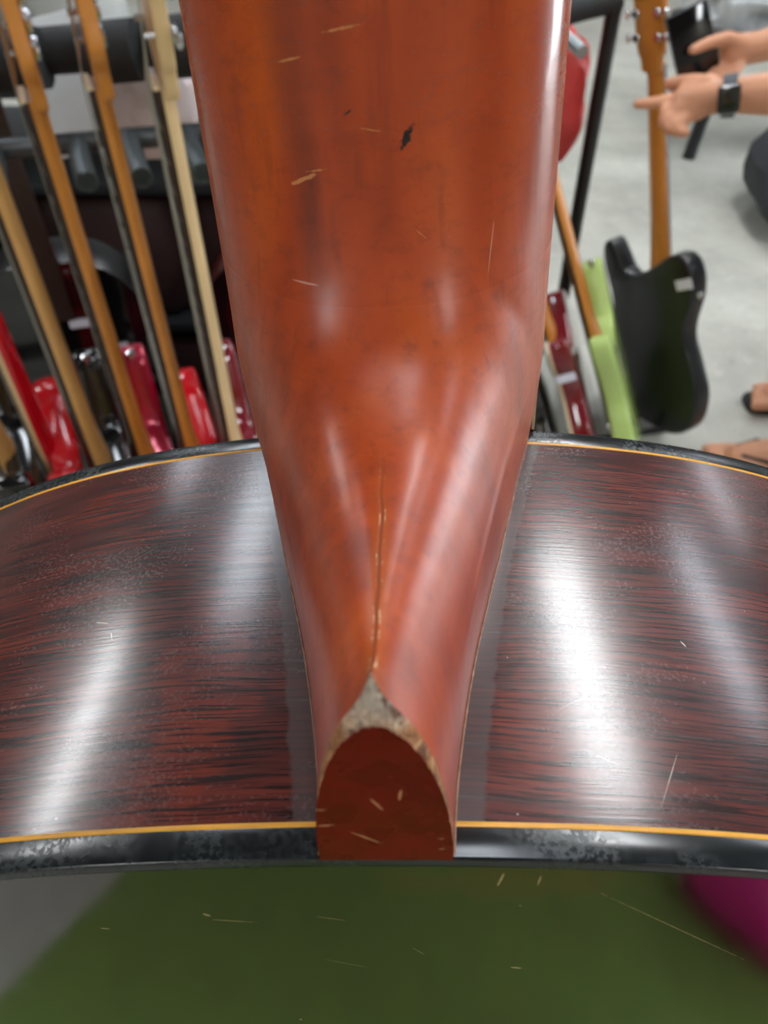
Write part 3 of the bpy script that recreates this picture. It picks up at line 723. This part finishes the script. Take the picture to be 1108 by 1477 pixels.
acoustic('maroon acoustic guitar with white tags behind the rack', M_mar, -.18, 1.28, .16, 5, [(.03,.34),(-.055,.30)])
pf = mesh('display_platform', *box_vf((-.50,1.30,.0795), (1.10,.33,.156), .008), mat('black_platform', (28,28,30), .5, var=.2, vscale=8)); tag(pf, 'low black platform under the dark acoustic guitars', 'platform')
M_pack = mat('white_foam_wrap', (206,208,204), .6, var=.08, vscale=14, bump=.4, bscale=40); M_plas = bpy.data.materials.new('clear_plastic'); M_plas.use_nodes = True
k = NT(M_plas); b = k.n['Principled BSDF']; ob = k.add('ShaderNodeTexCoord').outputs['Object']
nz = k.noise(ob, 16, 4, .6); k.put(b.inputs['Base Color'], k.ramp(nz, [(.3, lin(222,226,228)), (.7, lin(250,251,252))])); b.inputs['Roughness'].default_value = .22
b.inputs['Transmission Weight'].default_value = .15; k.put(b.inputs['Normal'], k.bump(k.noise(ob, 30, 5, .7), .8, .02))
def crumple(name, c, s, m, label, cat, seed, amp=.22, group=None, pinkness=None, seg=30):
    V = []; F = []; n1, n2 = seg//2, seg
    for i in range(n1+1):
        th = math.pi*i/n1
        for j in range(n2):
            ph = 2*math.pi*j/n2; d = Vector((math.sin(th)*math.cos(ph), math.sin(th)*math.sin(ph), math.cos(th)))
            q = 1 + amp*(mnoise.noise(d*2.2+Vector((seed,0,0)))+.6*abs(mnoise.noise(d*5+Vector((0,seed,0))))-.2)
            z = d.z*q
            V.append((d.x*q*s[0]/2, d.y*q*s[1]/2, max(z, -.85)*s[2]/2))
    for i in range(n1):
        for j in range(n2): a = i*n2+j; b_ = i*n2+(j+1) % n2; F.append((a, a+n2, b_+n2, b_))
    zb = min(v[2] for v in V); V = [(x, y, z-zb) for x, y, z in V]
    o = mesh(name, V, F, m, sharp=28); o.location = c; return tag(o, label, cat, group)
# shelf unit behind the rack with wrapped packages
shelf = empty('shelf_unit', (-.74, 1.72, 0))
M_shelf = mat('dark_shelf', (46,48,50), .5)
for z in (.30, .62, .80): mesh('shelf_board', *box_vf((0,0,z), (1.5,.42,.024), .003), M_shelf, shelf)
for sx in (-1, 1):
    for sy in (-1, 1): mesh('post', *box_vf((sx*.735, sy*.195, .43), (.03,.03,.86), .003), M_shelf, shelf)
tag(shelf, 'dark shelf unit with wrapped packages behind the guitar rack', 'shelf')
for x, y, wd, dp, ht, rz, lab in ((-1.02,1.70,.20,.24,.24,.1,'white foam-wrapped package leaning furthest from the pink plastic bag'),(-.80,1.66,.17,.22,.27,-.08,'tall white foam-wrapped package beside the dark shelf post'),(-.575,1.68,.15,.20,.24,.05,'narrow white foam-wrapped package in the middle of the shelf')):
    v, f = box_vf((0,0,ht/2), (wd,dp,ht), .03); o = mesh('wrapped_package', v, f, M_pack, sharp=0); o.location = (x, y, .8125); o.rotation_euler = (0,0,rz); tag(o, lab, 'package', 'packages on the shelf')
M_case = mat('maroon_case', (58,34,32), .6, var=.2, vscale=15)
for x, lab in ((-1.02,'dark maroon padded case under the shelf beside the dark brown guitar'),(-.62,'dark maroon padded case under the shelf behind the black acoustic guitar'),(-.22,'dark maroon padded case under the shelf behind the maroon guitar')):
    o = mesh('guitar_case', *box_vf((0,0,.14), (.36,.30,.28), .03), M_case, sharp=0); o.location = (x, 1.68, .3125)
    tag(o, lab, 'case', 'cases on the lower shelf')
for z0 in (0,): 
    for x, lab in ((-1.0,'dark maroon storage crate on the floor under the shelf, beside the brown guitar'),(-.45,'dark maroon storage crate on the floor under the shelf, beside the maroon guitar')):
        o = mesh('storage_crate', *box_vf((0,0,.13), (.50,.34,.26), .02), M_case, sharp=0); o.location = (x, 1.70, 0); tag(o, lab, 'crate', 'crates under the shelf')
M_pinkp = mat('pinkish_plastic_bag', (222,206,206), .3, var=.12, vscale=12, bump=.6, bscale=60)
crumple('plastic_bag', (-.315,1.115,.85), (.12,.09,.16), M_pinkp, 'pinkish white crumpled plastic bag hanging from the padded bar', 'bag', 3.1)
M_paper = mat('white_paper', (226,228,228), .6, var=.05)
pp = mesh('paper_sheet', *box_vf((0,0,.085), (.085,.004,.17), .001), M_paper); pp.location = (-.425,1.115,.85); pp.rotation_euler = (R_(-24),R_(-12),0)
tag(pp, 'white sheet of paper hanging below the padded bar', 'paper')
# right background
M_redp = mat('red_plastic', (214,66,64), .45, var=.2, vscale=10, bump=.5, bscale=40)
crumple('red_bag', (.352,1.735,.582), (.15,.11,.29), M_redp, 'red plastic bag hanging from the rail of the guitar stand', 'bag', 5.7, .18)
bench = empty('bench', (1.657, 3.37, 0)); M_bb = mat('black_bench', (20,20,22), .45)
mesh('seat', *box_vf((0,0,.40), (1.0,.45,.05), .012), M_bb, bench)
for sx in (-1, 1):
    for sy in (-1, 1): mesh('leg', *tube_vf([(sx*.40-.02*sx, sy*.17, .38), (sx*.42, sy*.19, 0)], .026, 10), M_bb, bench)
tag(bench, 'low black bench under the heap of clear plastic', 'bench')
crumple('plastic_wrap', (1.42,3.34,.425), (.72,.42,.42), M_plas, 'large heap of crumpled clear plastic wrap on the black bench', 'plastic wrap', 1.3, .3, seg=44)
crumple('plastic_wrap', (2.02,3.34,.425), (.28,.36,.26), M_plas, 'smaller crumpled clear plastic sheet at the bench end', 'plastic wrap', 8.3, .3, seg=44)
M_bag = mat('black_gig_bag', (44,46,50), .7, var=.2, vscale=10, bump=.4, bscale=200)
crumple('gig_bag', (1.58,2.60,0), (.66,.60,.44), M_bag, 'slumped black padded bag on the floor in front of the bench', 'bag', 2.2, .15)
cb = mesh('cork_block', *box_vf((0,0,.09), (.10,.10,.18), .006), mat('cork', (140,112,76), .8, var=.5, vscale=120)); cb.location = (.30,1.10,0); cb.rotation_euler = (0,0,.5)
tag(cb, 'speckled brown cork block on the floor beside the guitar stand', 'block')

# ------------------------------------------------------------------ person bending over the stand
def caps(chain):      # overlapping tapered capsules along a chain of (x,y,z,r)
    out = []
    for a, b_ in zip(chain, chain[1:]):
        A, B = Vector(a[:3]), Vector(b_[:3]); d = (B-A); L = d.length; d.normalize()
        ra, rb = a[3], b_[3]; path = []; rad = []
        for t in (-.98,-.8,-.45,0): path.append(A+d*ra*t); rad.append(ra*math.sqrt(1-t*t))
        for t in (.33,.66): path.append(A.lerp(B, t)); rad.append(ra+(rb-ra)*t)
        for t in (0,.45,.8,.98): path.append(B+d*rb*t); rad.append(rb*math.sqrt(1-t*t))
        out.append(tube_vf(path, rad, 12))
    return out
def flesh(name, chains, m, parent, vox, it=3):
    v, f = join(*[q for ch in chains for q in caps(ch)])
    o = mesh(name, v, f, m, parent)
    r = o.modifiers.new('skin', 'REMESH'); r.mode = 'VOXEL'; r.voxel_size = vox; r.use_smooth_shade = True
    s_ = o.modifiers.new('smooth', 'SMOOTH'); s_.iterations = it; s_.factor = .5
    return o
M_skin = mat('skin', (206,146,112), .5, var=.08, vscale=14)
M_skin.node_tree.nodes['Principled BSDF'].inputs['Subsurface Weight'].default_value = .12
M_skin.node_tree.nodes['Principled BSDF'].inputs['Subsurface Radius'].default_value = (.012,.005,.003)
person = empty('person', (1.15, 1.45, 0)); tag(person, 'person in dark clothes bending over the stand, holding a black phone and pointing', 'person')
def wp(ch): return [(x-1.15, y-1.45, z, r) for x, y, z, r in ch]
body_ch = [
 [(1.36,1.45,.90,.135),(1.22,1.45,1.03,.13),(1.06,1.45,1.17,.135),(.97,1.45,1.235,.065),(.90,1.45,1.30,.055)],
 [(.88,1.45,1.32,.075),(.84,1.45,1.37,.088)], [(.82,1.45,1.30,.06),(.795,1.45,1.275,.045)], [(.755,1.45,1.305,.012),(.760,1.45,1.33,.010)],
 [(1.02,1.45,1.19,.10),(1.00,1.29,1.18,.062),(.845,1.312,.91,.043),(.80,1.325,.88,.042),(.70,1.365,.85,.040),(.60,1.41,.828,.029),(.572,1.42,.822,.027),(.545,1.437,.812,.027),(.528,1.450,.806,.023)],
 [(.545,1.430,.803,.024),(.524,1.438,.797,.020)],
 [(.530,1.458,.806,0.0142),(.512,1.464,.803,0.0124),(.490,1.468,.797,0.0109),(.470,1.474,.793,0.0100),(.456,1.478,.791,0.0088)],
 [(.522,1.447,.798,0.0142),(.500,1.446,.789,0.0124),(.497,1.434,.776,0.0112),(.512,1.424,.772,0.0106)],
 [(.526,1.433,.793,0.0142),(.505,1.430,.783,0.0124),(.503,1.418,.771,0.0112),(.518,1.411,.769,0.0100)],
 [(.531,1.420,.790,0.0130),(.514,1.414,.781,0.0112),(.513,1.404,.772,0.0100),(.526,1.400,.771,0.0094)],
 [(.562,1.445,.826,.024),(.545,1.470,.826,.018),(.530,1.492,.822,.013),(.514,1.506,.815,.011)],
 [(.562,1.445,.826,.026),(.535,1.462,.815,.019)],
 [(1.02,1.45,1.19,.10),(1.00,1.62,1.18,.062),(.935,1.675,.885,.043),(.89,1.665,.87,.041),(.75,1.615,.856,.031),(.695,1.598,.848,.027),(.665,1.592,.846,.028),(.645,1.590,.842,.026)],
 [(.655,1.585,.855,.018),(.625,1.580,.866,.014),(.595,1.566,.866,.0115),(.572,1.556,.862,.0105),(.556,1.549,.857,.009)],
 [(.640,1.588,.832,.013),(.612,1.580,.815,.011),(.592,1.586,.805,.010),(.574,1.594,.803,.009)],
 [(.645,1.580,.826,.012),(.620,1.568,.808,.011),(.602,1.574,.797,.010),(.586,1.584,.796,.009)],
 [(.650,1.572,.823,.012),(.630,1.556,.806,.0105),(.614,1.562,.796,.0095),(.600,1.572,.794,.009)],
 [(.655,1.566,.826,.011),(.640,1.548,.811,.009),(.628,1.552,.802,.0085),(.616,1.560,.799,.008)],
]
for yk, yf, xf, sgn in ((1.36,1.355,1.025,1),(1.56,1.60,1.20,-1)):
    body_ch += [[(1.36,1.45+(yk-1.45)*.9,.88,.095),(1.24,yk,.50,.058),(1.26,yk,.46,.055),(xf+.045,yf,.30,.052),(xf,yf,.10,.036),(xf-.01,yf,.065,.036)],
      [(xf+.02,yf,.050,.032),(xf-.07,yf,.060,.036),(xf-.14,yf,.046,.036),(xf-.175,yf,.038,.032)], [(xf-.10,yf-.02,.04,.028),(xf-.175,yf-.028,.034,.022)], [(xf-.10,yf+.02,.04,.028),(xf-.175,yf+.026,.032,.022)]]
    for q in range(5):
        o_ = (q-2)*.0185*sgn; big = .0135 if q == 0 else .0095
        Lq = (.235,.232,.226,.218,.208)[q]
        body_ch.append([(xf-.17,yf-o_,.034,.014),(xf-Lq+.012,yf-o_*1.1,.032,big),(xf-Lq,yf-o_*1.1,.030,big*.9)])
for sg in (-1, 1): body_ch += [[(.862,1.45+sg*.086,1.372,.012),(.852,1.45+sg*.092,1.352,.012),(.846,1.45+sg*.086,1.332,.010)], [(.790,1.45+sg*.012,1.372,.012),(.786,1.45+sg*.045,1.366,.012)]]
flesh('body', [wp(c) for c in body_ch], M_skin, person, .0042, 3)
M_eye = mat('eye_white', (232,228,222), .2); M_iris = mat('dark_iris', (28,18,14), .15); M_lip = mat('lips', (168,92,80), .45); M_brow = mat('eyebrow', (26,20,17), .7)
fd, fu, hc = Vector((-.82,0,-.57)), Vector((-.57,0,.82)), Vector((.84,1.45,1.37))
def fp(a, u_, y): q = hc + fd*a + fu*u_ + Vector((0, y, 0)); return (q.x-1.15, q.y-1.45, q.z)
for sg in (-1, 1):
    ey = mesh('eye', *lathe_vf([(.001,-.0105),(.006,-.009),(.0095,-.005),(.0105,0),(.0095,.005),(.006,.009),(.001,.0105)], 16, fp(.0735,.004,sg*.031)), M_eye, person)
    mesh('iris', *lathe_vf([(.001,-.005),(.0045,-.003),(.0055,0),(.0045,.003),(.001,.005)], 12, fp(.0795,.003,sg*.031)), M_iris, ey)
    mesh('eyebrow', *tube_vf([fp(.083,.026,sg*.016), fp(.083,.030,sg*.031), fp(.076,.027,sg*.046)], [.003,.0035,.002], 8), M_brow, person)
mesh('mouth', *tube_vf([fp(.091,-.056,-.024), fp(.104,-.055,-.010), fp(.1065,-.0555,0), fp(.104,-.055,.010), fp(.091,-.056,.024)], [.002,.0048,.0046,.0048,.002], 8), M_lip, person)
M_shirt = mat('dark_shirt', (48,52,60), .85, var=.15, vscale=20, bump=.3, bscale=300); M_short = mat('dark_shorts', (54,58,64), .85, var=.15, vscale=20, bump=.3, bscale=300)
flesh('shirt', [wp(c) for c in [[(1.34,1.45,.93,.152),(1.22,1.45,1.035,.148),(1.06,1.45,1.175,.152)],[(1.02,1.45,1.19,.118),(1.00,1.28,1.18,.078),(.925,1.30,1.04,.066)],[(1.02,1.45,1.19,.118),(1.00,1.63,1.18,.078),(.965,1.66,1.04,.066)]]], M_shirt, person, .012, 6)
flesh('shorts', [wp(c) for c in [[(1.37,1.45,.90,.155),(1.33,1.45,.94,.154)],[(1.36,1.38,.87,.115),(1.25,1.365,.55,.088),(1.24,1.36,.50,.085)],[(1.36,1.53,.87,.115),(1.25,1.555,.55,.088),(1.24,1.56,.50,.085)]]], M_short, person, .012, 6)
flesh('hair', [wp(c) for c in [[(.895,1.45,1.365,.088),(.855,1.45,1.405,.082)],[(.905,1.45,1.33,.075),(.90,1.45,1.37,.085)]]], mat('black_hair', (18,16,15), .5), person, .010, 4)
M_sole = mat('black_rubber', (24,24,26), .7)
for yf, xf, lab in ((1.355,1.025,'black flip-flop on the foot nearer the held guitar'),(1.60,1.20,'black flip-flop on the foot nearer the bench')):
    sd = empty('flip_flop', (xf-.09, yf, 0)); so = catmull([(-.155,.0),(-.14,-.038),(-.06,-.046),(.04,-.036),(.10,-.034),(.125,0),(.10,.034),(.04,.036),(-.06,.046),(-.14,.038)], 4)
    v, f = plate_vf(so, 0, .016, .003); mesh('sole', [(x, z, y) for x, y, z in v], [q[::-1] for q in f], M_sole, sd)
    for sg in (-1, 1): mesh('strap', *tube_vf([(-.105,0,.016),(-.085,sg*.018,.062),(-.03,sg*.040,.060),(.01,sg*.044,.014)], .005, 8), M_sole, sd)
    tag(sd, lab, 'sandal')
wt = empty('wristwatch', (.590,1.414,.826)); ax = Vector((.13,-.045,.03)).normalized(); vn = Vector((-.15,-.93,.2)); vn = (vn-ax*vn.dot(ax)).normalized(); sd_ = ax.cross(vn)
M_band = mat('grey_watch_band', (70,74,80), .6)
band = [[tuple(ax*h_ + (vn*math.cos(a)+sd_*math.sin(a))*r) for a in [2*math.pi*i/28 for i in range(28)]] for h_, r in ((-.011,.0305),(-.011,.0335),(.011,.0345),(.011,.0315))]
v, f = loft(band+[band[0]], True, False); mesh('band', v, f, M_band, wt)
wm = Matrix((ax, sd_, vn)).transposed().to_4x4(); v, f = box_vf((0,0,.0385), (.036,.044,.011), .004)
mesh('case', [tuple(wm @ Vector(q)) for q in v], f, M_black, wt); tag(wt, 'black square wristwatch with grey band on the pointing arm', 'watch')
ph = empty('phone', (.574,1.588,.842)); px_ = Vector((.035,-.025,-.075)).normalized(); pn = Vector((-.25,-.75,.55)); pn = (pn-px_*pn.dot(px_)).normalized(); py_ = pn.cross(px_)
pm_ = Matrix((py_, px_, pn)).transposed().to_4x4()
v, f = box_vf((0,0,0), (.076,.150,.008), .003); mesh('case', [tuple(pm_ @ Vector(q)) for q in v], f, mat('dark_phone_case', (62,66,72), .5), ph)
v, f = box_vf((0,0,.0044), (.070,.143,.0012), .0004); mesh('screen', [tuple(pm_ @ Vector(q)) for q in v], f, mat('dark_glass', (8,6,7), .08), ph)
tag(ph, 'black phone held in the hand above the pointing one', 'phone')
